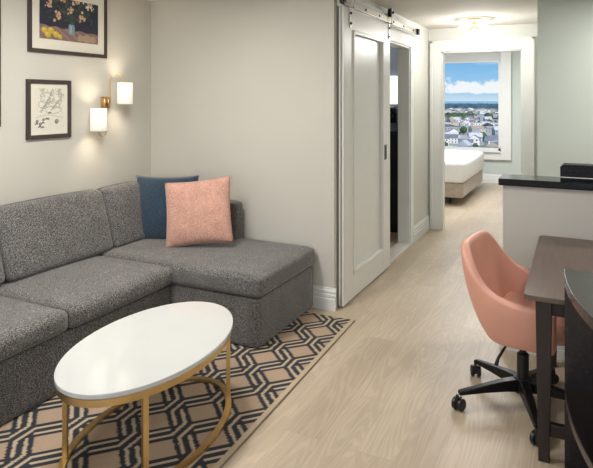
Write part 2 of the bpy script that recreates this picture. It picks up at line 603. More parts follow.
t = thing('sliding_rail', 'satin nickel sliding rail fixed above the white barn door', 'rail', (XH + .045, 4.1, 2.345))
RX = .012
obj('rail_bar', box(RX, RX + .008, -.12, 2.20, 0, .052, bev=.001), M['steel'], t)
for y in (-.05, .45, .82, 1.26, 1.62, 2.0):
    bm = bmesh.new()
    lathe(bm, [(.011, 0), (.011, RX + .012), (.008, RX + .015), (0, RX + .015)], (0, y, .026), 12, 'x')
    obj('rail_bolt', bm, M['black_metal'], t, smooth=False)
for y in (-.09, 2.17):
    obj('end_stop', box(RX - .004, RX + .030, y - .03, y + .035, -.004, .062, bev=.004), M['black_metal'], t, label='black end stop')
HX = -1.604                                   # hanger plane, in front of the door face
for y in (4.20, 5.235):
    h = thing('door_hanger', '', 'hanger', (HX, y, 2.18), 0, 'wheels that carry the barn door')
    h['label'] = ('dark metal roller hanger at the %s of the white barn door' % ('near top corner' if y < 4.5 else 'far top corner'))
    del h['group']
    obj('strap', box(.0, .005, -.018, .018, .0, .165, bev=.001), M['steel'], h)
    obj('upper_strap', box(.030, .036, -.018, .018, .155, .30, bev=.001), M['steel'], h)
    obj('strap_bend', box(.0, .036, -.018, .018, .155, .163), M['steel'], h)
    bm = bmesh.new(); lathe(bm, [(.012, -.012), (.042, -.012), (.042, -.004), (.036, 0), (.042, .004), (.042, .012), (.012, .012)], (.013, 0, .263), 28, 'x')
    obj('wheel', bm, M['black_metal'], h)
    bm = bmesh.new(); lathe(bm, [(.013, .0), (.013, .012), (.009, .016), (0, .016)], (.034, 0, .263), 12, 'x')
    obj('axle_bolt', bm, M['black_metal'], h)
    for z in (.035, .115):
        bm = bmesh.new(); lathe(bm, [(.011, .0), (.011, .008), (.007, .012), (0, .012)], (.004, 0, z), 12, 'x')
        obj('strap_bolt', bm, M['black_metal'], h)

# things seen through the gap of the sliding door
t = thing('vanity_light', 'lit white wall light seen through the gap beside the barn door', 'lamp', (-2.09, 7.06, 1.56))
obj('light_shade', box(-.09, .05, -.09, -.012, 0, .36, bev=.01), M['frost'], t)
obj('backplate', box(-.05, .03, -.012, 0, .08, .28), M['steel'], t)
t = thing('hair_dryer', 'black hair dryer hanging on the bathroom wall beyond the door gap', 'hair dryer', (-2.10, 7.06, 1.30))
bm = bmesh.new(); lathe(bm, [(.028, -.17), (.032, -.12), (.045, -.06), (.045, .0), (.03, .02), (0, .022)], (0, 0, .19), 20, 'y'); place(bm, (0, -.03, 0))
obj('body', bm, M['black_plastic'], t, smooth=True)
bm = bmesh.new(); tube(bm, [(0, -.06, .17), (0, -.07, .1), (0, -.075, .02)], [.018, .017, .015], 12)
obj('handle', bm, M['black_plastic'], t, smooth=True)
obj('wall_holder', box(-.04, .04, -.035, 0, .02, .14, bev=.005), M['black_plastic'], t)
t = thing('bathroom_cabinet', 'dark cabinet in the bathroom seen through the gap beside the barn door', 'cabinet', (-2.30, 6.70, 0))
obj('body', box(0, .5, 0, .35, 0, 1.22), M['cabinet'], t)
dd = obj('door', box(.01, .49, -.02, 0, .06, 1.2, bev=.003), M['cabinet'], t)
obj('knob', lathe(bmesh.new(), [(.006, -.05), (.012, -.045), (.012, -.035), (.006, -.02)], (.44, 0, .7), 12, 'y'), M['steel'], dd)

# ------------------------------------------------------------------ rug
RUGX1, RUGY1 = -1.442, 3.865
ang = R(1.75)
W_, L_ = 1.55, 3.0
dxr = 0.006
nx, ny = int(W_ / dxr), int(L_ / dxr)
P, s_, hw, q_ = 0.2405, 0.0235, 0.0086, 0.0555
ux = np.linspace(-W_, 0, nx + 1)
uy = np.linspace(-L_, 0, ny + 1)
GX, GY = np.meshgrid(ux, uy, indexing='ij')
# pattern coordinates, cell centre of a known diamond put at the lattice origin
cx, cy = -1.553 - RUGX1, 2.885 - RUGY1
ca, sa = math.cos(-ang), math.sin(-ang)
cx, cy = cx * ca - cy * sa, cx * sa + cy * ca
wob = 0.001 * np.sin(GX * 410 + 3 * np.sin(GY * 270)) + 0.001 * np.sin(GY * 390 + 2 * np.sin(GX * 310))
PX, PY = GX - cx + wob, GY - cy + wob
U = (PX + PY) / math.sqrt(2) - P / 2
V = (PY - PX) / math.sqrt(2) - P / 2
U = (U + P / 2) % P - P / 2                  # junction at the origin
V = (V + P / 2) % P - P / 2


def seg_d(ax, ay, bx_, by_):
    dx, dy = bx_ - ax, by_ - ay
    t = np.clip(((U - ax) * dx + (V - ay) * dy) / (dx * dx + dy * dy), 0, 1)
    return np.hypot(U - ax - t * dx, V - ay - t * dy)


tan = np.zeros_like(U, dtype=bool)
au, av = np.abs(U), np.abs(V)
cell = (au > q_) & (av > q_)
tan |= cell
E1, ST = 0.055, P - 0.060
for sg in (1, -1):
    dmin = seg_d(-P, -s_ * sg * 1.0, -P, -s_ * sg * 1.0 + 1e-6) * 0 + 9
    poly = [(-ST, -s_), (-E1, -s_), (s_, E1), (s_, ST)]
    for (a, b), (c, e) in zip(poly[:-1], poly[1:]):
        for oi in (-P, 0, P):
            for oj in (-P, 0, P):
                dmin = np.minimum(dmin, seg_d(sg * a + oi, sg * b + oj, sg * c + oi, sg * e + oj))
    tan |= dmin < hw
border = (GX > -0.030) | (GY > -0.012)
c_tan = np.array(lin(174, 151, 128)[:3]); c_strip = np.array(lin(188, 170, 145)[:3]); c_dk = np.array(lin(44, 46, 54)[:3])
colr = np.where(tan[..., None], np.where(cell[..., None], c_tan, c_strip), c_dk)
colr[border] = c_strip
colr = np.concatenate([colr, np.ones(colr.shape[:2] + (1,))], axis=2)


def grid_mesh(name, X, Y, Z, colors):
    a, b = X.shape
    co = np.stack([X, Y, Z], -1).reshape(-1, 3).astype(np.float32)
    idx = np.arange(a * b).reshape(a, b)
    quads = np.stack([idx[:-1, :-1], idx[1:, :-1], idx[1:, 1:], idx[:-1, 1:]], -1).reshape(-1, 4)
    me = bpy.data.meshes.new(name)
    me.vertices.add(a * b)
    me.vertices.foreach_set('co', co.ravel())
    me.loops.add(len(quads) * 4)
    me.loops.foreach_set('vertex_index', quads.ravel().astype(np.int32))
    me.polygons.add(len(quads))
    me.polygons.foreach_set('loop_start', np.arange(0, len(quads) * 4, 4, dtype=np.int32))
    me.update(calc_edges=True)
    at = me.color_attributes.new('Pattern', 'FLOAT_COLOR', 'POINT')
    at.data.foreach_set('color', colors.reshape(-1, 4).astype(np.float32).ravel())
    me.validate()
    return me


rug = thing('patterned_rug', 'tan and charcoal interlocking geometric rug under the oval table and sofa', 'rug', (RUGX1, RUGY1, 0), ang)
me = grid_mesh('pile', GX, GY, np.full_like(GX, .012), colr)
me.materials.append(M['rug'])
o = bpy.data.objects.new('pile', me); COL.objects.link(o); o.parent = rug
bm = bmesh.new()
bx(bm, -W_, .004, -L_, .004, 0.0005, .0105, bev=.003)
obj('binding', bm, M['rug_edge'], rug, label='brown bound edge')

# ------------------------------------------------------------------ sofa
sofa = thing('sectional_sofa', 'charcoal grey tweed sectional sofa with a chaise along the facing wall', 'sofa', (-3.0, 2.5, .0125))
SO = Vector((-3.0, 2.5, 0.0125))


def spart(name, bm, loc, par=sofa, **k):
    place(bm, Vector(loc) - SO, **k)
    return obj(name, bm, M['sofa'], par, smooth=True)


def sbox(x0, x1, y0, y1, z0, z1, r=.02, puff=(0, 0, 0), n=10):
    return rounded(x1 - x0, y1 - y0, z1 - z0, r, puff, n), ((x0 + x1) / 2, (y0 + y1) / 2, (z0 + z1) / 2)


XS = -2.505
spart('base', *sbox(-3.42, XS, .9, 3.11, .0125, .335, .022))
spart('chaise_base', *sbox(-3.42, -1.812, 3.115, 3.965, .0125, .338, .022))
spart('back_frame', *sbox(-3.425, -3.33, .9, 3.965, .30, .80, .03))
spart('arm', *sbox(-3.33, -2.44, 3.83, 3.965, .33, .785, .035, (0, .006, .004)))
# seat cushions
for y0, y1 in ((.92, 2.22), (2.228, 3.108)):
    spart('seat_cushion', *sbox(-3.30, XS + .03, y0, y1, .338, .462, .038, (.012, .004, .022), 16))
spart('chaise_cushion', *sbox(-3.30, -1.795, 3.10, 3.972, .338, .478, .036, (.004, .008, .020), 18))
# back cushions lean against the frame
for y0, y1 in ((1.20, 2.315), (2.325, 3.215), (3.225, 3.815)):
    b, c = sbox(-3.345, -3.165, y0, y1, .47, .925, .042, (.020, .006, .010), 16)
    for v in b.verts:
        if v.co.x > 0:
            v.co.x -= .21 * v.co.z
    spart('back_cushion', b, (-3.262, (y0 + y1) / 2, .698), ry=R(-5.0))

# ------------------------------------------------------------------ throw pillows
b = pillow_bm(.56, .54, .17)
o = obj('throw_pillow', b, M['blue'], None, smooth=True)
o.location = (-3.01, 3.655, .724); o.rotation_euler = (R(-14), R(-1.5), R(15))
tag(o, 'dark blue square throw pillow leaning on the sofa arm behind the pink one', 'pillow')
b = pillow_bm(.53, .51, .17)
o = obj('throw_pillow', b, M['pink'], None, smooth=True)
o.location = (-2.593, 3.545, .750); o.rotation_euler = (R(-18), R(-7), R(21))
tag(o, 'salmon pink square throw pillow standing in front of the blue one', 'pillow')

# ------------------------------------------------------------------ oval coffee table
TZ = .0125
tb = thing('coffee_table', 'oval white topped coffee table with a brass frame on the rug', 'table', (-1.825, 2.135, TZ), R(5.5))


def ell(a, b, n=96):
    return [(b * math.cos(2 * PI * i / n), a * math.sin(2 * PI * i / n)) for i in range(n)]


def ell_slab(a, b, z0, z1, bev=.004):
    bm = bmesh.new()
    n = 96
    rows = [(0, z0), (bev * .4, z0 + bev * .2), (0, 0)]
    prof = [(-bev * 2, z0), (-.0, z0 + bev * 2), (0, z1 - bev), (-bev * .3, z1 - bev * .3), (-bev, z1)]
    rings = []
    for dr, z in prof:
        rings.append([bm.verts.new((x, y, z)) for x, y in ell(a + dr, b + dr, n)])
    for i in range(len(rings) - 1):
        for q in range(n):
            bm.faces.new((rings[i][q], rings[i][(q + 1) % n], rings[i + 1][(q + 1) % n], rings[i + 1][q]))
    bm.faces.new(rings[0][::-1]); bm.faces.new(rings[-1])
    return bm


def ell_ring(a, b, w, z0, z1):
    bm = bmesh.new()
    n = 96
    o1, i1 = ell(a, b, n), ell(a - w, b - w, n)
    A = [[bm.verts.new((x, y, z)) for x, y in pts] for pts, z in ((o1, z0), (o1, z1), (i1, z1), (i1, z0))]
    for r in range(4):
        for q in range(n):
            bm.faces.new((A[r][q], A[r][(q + 1) % n], A[(r + 1) % 4][(q + 1) % n], A[(r + 1) % 4][q]))
    return bm


obj('tabletop', ell_slab(.537, .328, .414, .440), M['marble'], tb, label='glossy white oval top')
obj('upper_ring', ell_ring(.530, .318, .020, .384, .413), M['brass'], tb)
obj('floor_ring', ell_ring(.530, .318, .032, 0, .014), M['brass'], tb)
for tx in (50, 135, 230, 315):
    a = R(tx)
    x, y = .302 * math.sin(a), .512 * math.cos(a)
    tang = math.atan2(-.498 * math.sin(a), .290 * math.cos(a))
    bm = box(-.012, .012, -.010, .010, .014, .388, bev=.001)
    place(bm, (x, y, 0), rz=tang)
    obj('leg', bm, M['brass'], tb)

# ------------------------------------------------------------------ desk
dk = thing('desk', 'dark brown wooden desk with its end against the pale half wall', 'desk', (-.205, 2.635, 0))
DW, DL = .68, 1.215


def rrect(x0, x1, y0, y1, r, n=6, corners=(1, 1, 1, 1)):
    pts = []
    for (cx_, cy_, a0, on) in ((x1 - r, y1 - r, 0, corners[0]), (x0 + r, y1 - r, 90, corners[1]), (x0 + r, y0 + r, 180, corners[2]), (x1 - r, y0 + r, 270, corners[3])):
        if on:
            for i in range(n + 1):
                a = R(a0 + 90 * i / n)
                pts.append((cx_ + r * math.cos(a), cy_ + r * math.sin(a)))
        else:
            pts.append((cx_ + (r if a0 in (0, 270) else -r), cy_ + (r if a0 in (0, 90) else -r)))
    return pts


o = obj('tabletop', prism(bmesh.new(), rrect(0, DW, 0, DL, .03), .738, .76), M['desktop_sheen'], dk)
mod_bevel(o, .003)
bm = bmesh.new()
bx(bm, .11, DW - .11, .12, .14, .645, .738)
bx(bm, .11, DW - .11, DL - .10, DL - .08, .645, .738)
bx(bm, DW - .08, DW - .06, .10, DL - .1, .645, .738)
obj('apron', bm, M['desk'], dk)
for (lx, ly) in ((.077, .115), (.077, DL - .10), (DW - .07, .125), (DW - .07, DL - .10)):
    bm = bmesh.new()
    r = bmesh.ops.create_cube(bm, size=1)
    for v in r['verts']:
        k = .034 if v.co.z > 0 else .023
        v.co = Vector((lx + math.copysign(k, v.co.x), ly + math.copysign(k, v.co.y), .738 if v.co.z > 0 else 0))
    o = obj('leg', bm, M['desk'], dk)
    mod_bevel(o, .003)
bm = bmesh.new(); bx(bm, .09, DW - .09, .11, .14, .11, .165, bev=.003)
obj('stretcher', bm, M['desk'], dk)

# ------------------------------------------------------------------ bow-fronted console in the near right corner
cs = thing('shelf_unit', 'dark glossy bow fronted shelf unit in the near right corner before the desk', 'shelf', (-.045, 2.595, 0))


def bow(inset=0.0, y_end=-1.35, back=.75):
    pts = []
    rr = 1.75
    n = 28
    for i in range(n + 1):
        y = y_end * i / n
        pts.append((rr - math.sqrt(max(0, rr * rr - y * y)) + inset, y))
    pts.append((back, y_end))
    pts.append((back, 0))
    return pts


for nm, z0, z1 in (('top', .868, .905), ('shelf', .400, .432), ('bottom_shelf', .03, .06)):
    o = obj(nm, prism(bmesh.new(), bow(0 if nm == 'top' else .004), z0, z1), M['console'], cs)
    mod_bevel(o, .004, 3)
obj('end_panel', box(.003, .75, -.03, -.001, .06, .868), M['console'], cs)
obj('back_panel', box(.70, .75, -1.33, -.03, .06, .868), M['console'], cs)
obj('plinth', prism(bmesh.new(), bow(.04, -1.28, .74), 0, .03), M['black_plastic'], cs)

# ------------------------------------------------------------------ desk chair
ch = thing('desk_chair', 'coral upholstered bucket swivel chair with a black wheeled base at the desk', 'chair', (-.25, 3.19, 0), R(-7))


def horseshoe(t):
    """t in -1..1 along the rim; returns plan position, angle from the back in degrees"""
    a = abs(t)
    sg = 1 if t >= 0 else -1
    if a < .62:
        ph = a / .62 * PI / 2
        x = -.292 * abs(math.cos(ph)) ** .68
        y = .318 * abs(math.sin(ph)) ** .62
        return x, sg * y, math.degrees(ph)
    f = (a - .62) / .38
    return f * .21, sg * (.318 - .02 * f * f), 90 + 60 * f


def sm(a, b, x):
    t = max(0, min(1, (x - a) / (b - a)))
    return t * t * (3 - 2 * t)


bm = bmesh.new()
NU, NV = 44, 14
rows = []
for i in range(NU + 1):
    t = -1 + 2 * i / NU
    x, y, ph = horseshoe(t)
    h = .858 - .238 * sm(20, 100, ph) - .012 * sm(100, 150, ph)
    col_ = []
    for j in range(NV + 1):
        v = j / NV
        e = 1 - (1 - v) ** 1.75
        kx = .50 + .50 * e if x < 0 else 1 - .10 * (1 - e)
        ky = .72 + .28 * e
        z = .380 + (h - .380) * v ** 1.15
        if v < .2:
            z = .380 + (h - .380) * v ** 1.15
        col_.append(bm.verts.new((x * kx, y * ky, z)))
    rows.append(col_)
for i in range(NU):
    for j in range(NV):
        bm.faces.new((rows[i][j], rows[i + 1][j], rows[i + 1][j + 1], rows[i][j + 1]))
# pan under the seat and low front lip
cen = [bm.verts.new((rows[i][0].co.x * .5 + .02, rows[i][0].co.y * .5, .370)) for i in range(NU + 1)]
for i in range(NU):
    bm.faces.new((rows[i][0], cen[i], cen[i + 1], rows[i + 1][0]))
c0 = bm.verts.new((.05, 0, .368))
for i in range(NU):
    bm.faces.new((cen[i], c0, cen[i + 1]))
bm.faces.new((rows[0][0], rows[NU][0], cen[NU], c0, cen[0]))
sh = obj('seat_shell', bm, M['leather'], ch, smooth=True)
m = sh.modifiers.new('thick', 'SOLIDIFY'); m.thickness = .05; m.offset = -1
m = sh.modifiers.new('soft', 'SUBSURF'); m.levels = 1; m.render_levels = 2
b = rounded(.38, .46, .09, .04, (.0, .0, .02), 10)
place(b, (.055, 0, .480))
obj('seat_cushion', b, M['leather'], ch, smooth=True)
obj('seat_plate', box(-.10, .10, -.09, .09, .330, .361, bev=.006), M['black_plastic'], ch)
bm = bmesh.new()
lathe(bm, [(.0, .075), (.045, .075), (.048, .10), (.045, .15), (.030, .155), (.030, .27), (.027, .275), (.017, .28), (.017, .331), (0, .331)], (0, 0, 0), 24)
obj('gas_lift', bm, M['black_plastic'], ch, smooth=False)
bm = bmesh.new(); tube(bm, [(-.02, -.03, .345), (-.06, -.12, .340), (-.08, -.19, .30), (-.085, -.21, .27)], [.006, .006, .008, .011], 8)
bm2 = bm
obj('lever', bm2, M['black_plastic'], ch, smooth=True)
for k in range(5):
    a = R(148 + 72 * k)
    u = Vector((math.cos(a), math.sin(a), 0)); w_ = Vector((-math.sin(a), math.cos(a), 0))
    bm = bmesh.new()
    prev = None
    for (r, zt, zb, wd) in ((.02, .148, .085, .034), (.10, .142, .09, .030), (.22, .122, .088, .025), (.31, .106, .082, .021), (.352, .098, .078, .018)):
        ring = [bm.verts.new(u * r + w_ * sx * wd * (.75 if top else 1) + Vector((0, 0, zt if top else zb))) for sx, top in ((-1, 0), (1, 0), (1, 1), (-1, 1))]
        if prev:
            for q in range(4):
                bm.faces.new((prev[q], prev[(q + 1) % 4], ring[(q + 1) % 4], ring[q]))
        else:
            bm.faces.new(ring[::-1])
        prev = ring
    bm.faces.new(prev)
    lg = obj('leg', bm, M['black_metal'], ch)
    mod_bevel(lg, .006, 3)
    bm = bmesh.new()
    for sd in (-1, 1):
        lathe(bm, [(0, -.011), (.026, -.011), (.031, -.006), (.031, .006), (.026, .011), (0, .011)], (0, sd * .017, 0), 20, 'y')
    bx(bm, -.020, .02, -.006, .006, -.012, .034)
    tube(bm, [(.012, 0, .02), (.012, 0, .052)], .008, 10)
    ang2 = a + R(35 * (1 if k % 2 else -1))
    place(bm, u * .352 + Vector((0, 0, .031)), rz=ang2)
    obj('caster', bm, M['black_plastic'], lg)

# ------------------------------------------------------------------ pictures on the left wall


def picture(name, label, y0, y1, z0, z1, bar, depth, mat_w, art, cat='picture'):
    t = thing(name, label, cat, (XL, (y0 + y1) / 2, z0))
    w, h = (y1 - y0), (z1 - z0)
    bm = bmesh.new()
    bx(bm, 0, depth, -w / 2, -w / 2 + bar, 0, h, bev=.002)
    bx(bm, 0, depth, w / 2 - bar, w / 2, 0, h, bev=.002)
    bx(bm, 0, depth, -w / 2 + bar, w / 2 - bar, 0, bar, bev=.002)
    bx(bm, 0, depth, -w / 2 + bar, w / 2 - bar, h - bar, h, bev=.002)
    obj('frame', bm, M['frame'], t)
    obj('mat_board', box(.002, .010, -w / 2 + bar, w / 2 - bar, bar, h - bar), M['mat_board'], t)
    aw, ah = w - 2 * (bar + mat_w[0]), h - 2 * (bar + mat_w[1])
    n1 = 150
    n2 = int(n1 * ah / aw)
    yy = np.linspace(-aw / 2, aw / 2, n1); zz = np.linspace(-ah / 2, ah / 2, n2)
    Yg, Zg = np.meshgrid(yy, zz, indexing='ij')
    c = art(Yg / aw + .5, Zg / ah + .5, ah / aw)
    me = grid_mesh('print', np.full_like(Yg, .0112), Yg, Zg + h / 2, c)
    me.materials.append(M['art'])
    o = bpy.data.objects.new('print', me); COL.objects.link(o); o.parent = t
    return t


def L3(*c):
    return np.array(lin(*c))


rng = np.random.default_rng(5)


def art_flowers(u, v, asp):
    v = v * asp
    c = np.zeros(u.shape + (4,)); c[:] = L3(44, 48, 66)
    blot = .5 + .5 * np.sin(u * 31 + 4 * np.sin(v * 23)) * np.sin(v * 37 + 3 * np.sin(u * 17))
    c = c * (1 - .3 * blot[..., None])
    tab = v < .185 - .05 * u + .008 * np.sin(u * 30)
    c[tab] = L3(128, 104, 100)
    c[tab & (np.sin(u * 40 + v * 60) > .6)] = L3(146, 120, 110)
    e = ((u - .80) / .18) ** 2 + ((v - .06) / .05) ** 2 < 1 + .3 * np.sin(u * 50)
    c[e & tab] = L3(168, 144, 120)
    for (a, b, r) in ((.08, .115, .048), (.18, .12, .05), (.13, .06, .046), (.26, .075, .048), (.33, .05, .034)):
        c[(u - a) ** 2 + ((v - b) * 1.15) ** 2 < r * r] = L3(198, 170, 62)
        c[(u - a + .014) ** 2 + ((v - b - .014) * 1.15) ** 2 < (r * .5) ** 2] = L3(216, 192, 92)
    k = (np.abs(u - .52) < .055 - 2.2 * (v - .16) ** 2) & (v > .09) & (v < .235)
    c[k] = L3(118, 144, 154)
    c[(np.abs(u - .51) < .016) & (v > .11) & (v < .22)] = L3(150, 172, 178)
    for a in np.linspace(.2, .9, 7):
        k = np.abs(u - (.52 + (a - .52) * np.clip((v - .23) / .32, 0, 1))) < .005
        c[k & (v > .22) & (v < .56)] = L3(66, 84, 62)
    for _ in range(70):
        a, b = rng.uniform(.12, .92), rng.uniform(.27, asp)
        th = rng.uniform(0, PI)
        p = (u - a) * math.cos(th) + (v - b) * math.sin(th); q = -(u - a) * math.sin(th) + (v - b) * math.cos(th)
        c[(p / .04) ** 2 + (q / .011) ** 2 < 1] = L3(*(rng.integers(-10, 12, 3) + (62, 78, 66)))
    for (a0, b0) in ((.16, .47), (.30, .33), (.36, .56), (.50, .42), (.60, .57), (.70, .36), (.83, .50), (.24, .62), (.76, .63)):
        col = [(206, 156, 128), (214, 178, 150), (196, 136, 112), (222, 204, 182)][rng.integers(0, 4)]
        for p in range(15):
            da, db = rng.normal(0, .026, 2)
            c[(u - a0 - da) ** 2 + (v - b0 - db) ** 2 < rng.uniform(.010, .022) ** 2] = L3(*np.clip(np.array(col) + rng.integers(-26, 18), 0, 255))
        c[(u - a0) ** 2 + (v - b0) ** 2 < .009 ** 2] = L3(150, 98, 76)
    c[..., 3] = 1
    return c


def art_sketch(u, v, asp):
    v = v * asp
    c = np.zeros(u.shape + (4,)); c[:] = L3(222, 218, 204)
    ink = np.zeros(u.shape)

    def stroke(pts, w, s=.8):
        for (a, b), (d, e) in zip(pts[:-1], pts[1:]):
            dx, dy = d - a, e - b
            t = np.clip(((u - a) * dx + (v - b) * dy) / max(1e-9, dx * dx + dy * dy), 0, 1)
            dd = np.hypot(u - a - t * dx, v - b - t * dy)
            np.maximum(ink, s * np.clip(1.4 - dd / w, 0, 1), out=ink)

    def curl(a, b, r, n, ph, w, s=.7):
        stroke([(a + r * (1 - .5 * i / n) * math.cos(ph + i * .5), b + r * (1 - .5 * i / n) * math.sin(ph + i * .5)) for i in range(n)], w, s)
    # two leafy sprigs, fruit and petals in pen line
    for (a, b, d, e) in ((.30, .62, .62, 1.15), (.55, .55, .90, .95), (.2, .5, .45, .85)):
        for i in range(7):
            f = i / 6
            x, y = a + (d - a) * f, b + (e - b) * f
            curl(x + .05, y, .045, 9, f * 5, .009, .55)
        stroke([(a, b), ((a + d) / 2 + .04, (b + e) / 2), (d, e)], .010, .7)
    for _ in range(26):
        a, b = rng.uniform(.12, .9), rng.uniform(.55, asp * .93)
        curl(a, b, rng.uniform(.025, .07), int(rng.integers(6, 13)), rng.uniform(0, 6), .008, rng.uniform(.3, .7))
    for (x, y) in ((.25, 1.08), (.82, 1.12), (.86, .98)):
        for _ in range(14):
            stroke([(x + rng.normal(0, .05), y + rng.normal(0, .05)), (x + rng.normal(0, .05), y + rng.normal(0, .05))], .008, .5)
    for (x, y, r) in ((.74, .22, .075), (.20, .16, .05), (.10, .24, .045), (.46, .30, .03), (.30, .28, .04)):
        for k in range(5):
            curl(x, y, r * (1 - k * .18), 14, k, .012, .75)
    for (x, y) in ((.18, .10), (.27, .08), (.08, .18), (.28, .2), (.50, .47), (.40, .31)):
        stroke([(x - .03, y - .01), (x, y + .015), (x + .04, y)], .020, .95)
    stroke([(.05, .34), (.4, .42), (.95, .34)], .007, .5)
    for (x, y, rx, ry) in ((.42, .88, .22, .15), (.68, .80, .2, .2), (.3, .7, .16, .1), (.62, .55, .26, .1)):
        stroke([(x + rx * math.cos(q * .35) * (1 + .12 * math.sin(q * 1.9)), y + ry * math.sin(q * .35)) for q in range(19)], .008, .6)
    inkc = np.zeros(u.shape + (4,)); inkc[:] = L3(58, 56, 54)
    c = c * (1 - ink[..., None]) + inkc * ink[..., None]
    c[..., 3] = 1
    return c


def art_plain(u, v, asp):
    c = np.zeros(u.shape + (4,)); c[:] = L3(196, 188, 170)
    for k in range(5):
        c[np.abs(v - .3 - .1 * k - .04 * np.sin(u * 5 + k)) < .02] = L3(110, 120, 124)
    c[..., 3] = 1
    return c


picture('framed_painting', 'large framed flower still life on dark blue, highest on the left wall', 2.713, 3.452, 1.948, 2.47, .028, .018, (.065, .075), art_flowers)
picture('framed_drawing', 'small dark framed ink drawing on cream paper below the flower painting', 2.70, 3.085, 1.327, 1.754, .030, .020, (.030, .032), art_sketch)
picture('framed_print', 'dark framed print cut off by the left picture edge', 1.75, 2.500, 1.428, 2.45, .030, .018, (.07, .08), art_plain)

# ------------------------------------------------------------------ wall sconce
sc = thing('wall_sconce', 'brass wall sconce with two lit cream drum shades beside the pictures', 'lamp', (XL, 3.43, 1.57))
obj('backplate', box(0, .018, -.035, .035, -.06, .065, bev=.004), M['brass'], sc)
bm = bmesh.new()
for yy in (-.022, .022):
    tube(bm, [(.03, yy, -.03), (.03, yy, .065)], .014, 14)
obj('bracket', bm, M['brass'], sc, smooth=True)
for sg, nm in ((1, 'up'), (-1, 'down')):
    arm = []
    yy = .022 * sg
    for k in range(7):
        arm.append((.05, yy, sg * (.02 + .18 * k / 6)))
    ysh = .125 if sg > 0 else -.160
    for k in range(1, 13):
        a = PI * k / 12
        arm.append((.05 + .06 * (k / 12), yy + (ysh - yy) * (1 - math.cos(a)) / 2, sg * (.20 + .05 * math.sin(a))))
    arm.append((.11, ysh, sg * .16))
    bm = bmesh.new(); tube(bm, arm, .0045, 10)
    obj('arm', bm, M['brass'], sc, smooth=True)
    zc = .093 if sg > 0 else -.115
    bm = bmesh.new()
    seg = 40
    rr, hh = .062, .088
    ring = {}
    for ri, z in (('a', -hh), ('b', hh)):
        ring[ri] = [bm.verts.new((.11 + rr * math.cos(2 * PI * q / seg), ysh + rr * math.sin(2 * PI * q / seg), zc + z)) for q in range(seg)]
    for q in range(seg):
        bm.faces.new((ring['a'][q], ring['a'][(q + 1) % seg], ring['b'][(q + 1) % seg], ring['b'][q]))
    o = obj('lamp_shade', bm, M['shade'], sc, smooth=True, label='lit cream drum shade')
    m = o.modifiers.new('thick', 'SOLIDIFY'); m.thickness = .003
    bm = bmesh.new(); lathe(bm, [(0, zc - .03), (.018, zc - .022), (.025, zc), (.018, zc + .022), (0, zc + .03)], (.11, ysh, 0), 16)
    obj('bulb', bm, M['bulb'], sc, smooth=True)

# ------------------------------------------------------------------ hall ceiling light
cl = thing('ceiling_light', 'lit two tier flush ceiling light with brass fittings on the hall ceiling', 'lamp', (-1.0, 6.43, CEIL))
bm = bmesh.new(); lathe(bm, [(0, 0), (.066, 0), (.066, -.022), (.03, -.026), (.03, -.05), (.064, -.054), (.064, -.068), (.03, -.072), (.03, -.098), (.064, -.10), (.055, -.116), (0, -.12)], (0, 0, 0), 24)
obj('canopy', bm, M['brass'], cl, smooth=False)
for r0, z in ((.185, -.036), (.17, -.088)):
    bm = bmesh.new()
    lathe(bm, [(.062, z + .004), (r0 - .008, z + .007), (r0, z + .004), (r0, z), (r0 - .008, z - .003), (.062, z), (.062, z + .004)], (0, 0, 0), 40)
    g = obj('glass_disc', bm, M['frost'], cl, smooth=True)
for k in range(4):
    a = PI / 4 + k * PI / 2
    bm = bmesh.new(); lathe(bm, [(0, -.015), (.014, -.01), (.014, .01), (0, .015)], (.085 * math.cos(a), .085 * math.sin(a), -.06), 12)
    obj('bulb', bm, M['bulb'], cl, smooth=True)

# ------------------------------------------------------------------ bed
bd = thing('bed', 'bed with a plump white duvet and beige base in the far bedroom', 'bed', (-1.55, 8.80, 0))
BD = Vector((-1.55, 8.80, 0))
b, c = sbox(-3.6, -1.545, 8.82, 10.9, .11, .34, .02); place(b, Vector(c) - BD); obj('bed_base', b, M['bedbase'], bd, smooth=True)
b, c = sbox(-3.6, -1.52, 8.795, 10.92, .335, .68, .07, (.015, .02, .04), 16); place(b, Vector(c) - BD); obj('duvet', b, M['duvet'], bd, smooth=True)
for x in (-3.5, -1.75):
    for y in (8.98, 10.7):
        obj('leg', place(lathe(bmesh.new(), [(.025, 0), (.032, .12)], (0, 0, 0), 12), Vector((x, y, 0)) - BD), M['black_plastic'], bd)
obj('headboard', place(box(-3.72, -3.61, 8.78, 10.94, .11, 1.25, bev=.02), -BD), M['bedbase'], bd)

# ------------------------------------------------------------------ city beyond the window
GZ = -42.0


def nmat(name, c0, c1, scale, rough=0.9):
    k = NT(name)
    f = k.noise(scale, 4, k.coord(), 0.6)
    k.l(k.ramp(f, [(0.35, c0), (0.65, c1)]), k.b.inputs['Base Color'])
    k.b.inputs['Roughness'].default_value = rough
    k.b.inputs['Specular IOR Level'].default_value = 0.1
    return k.m


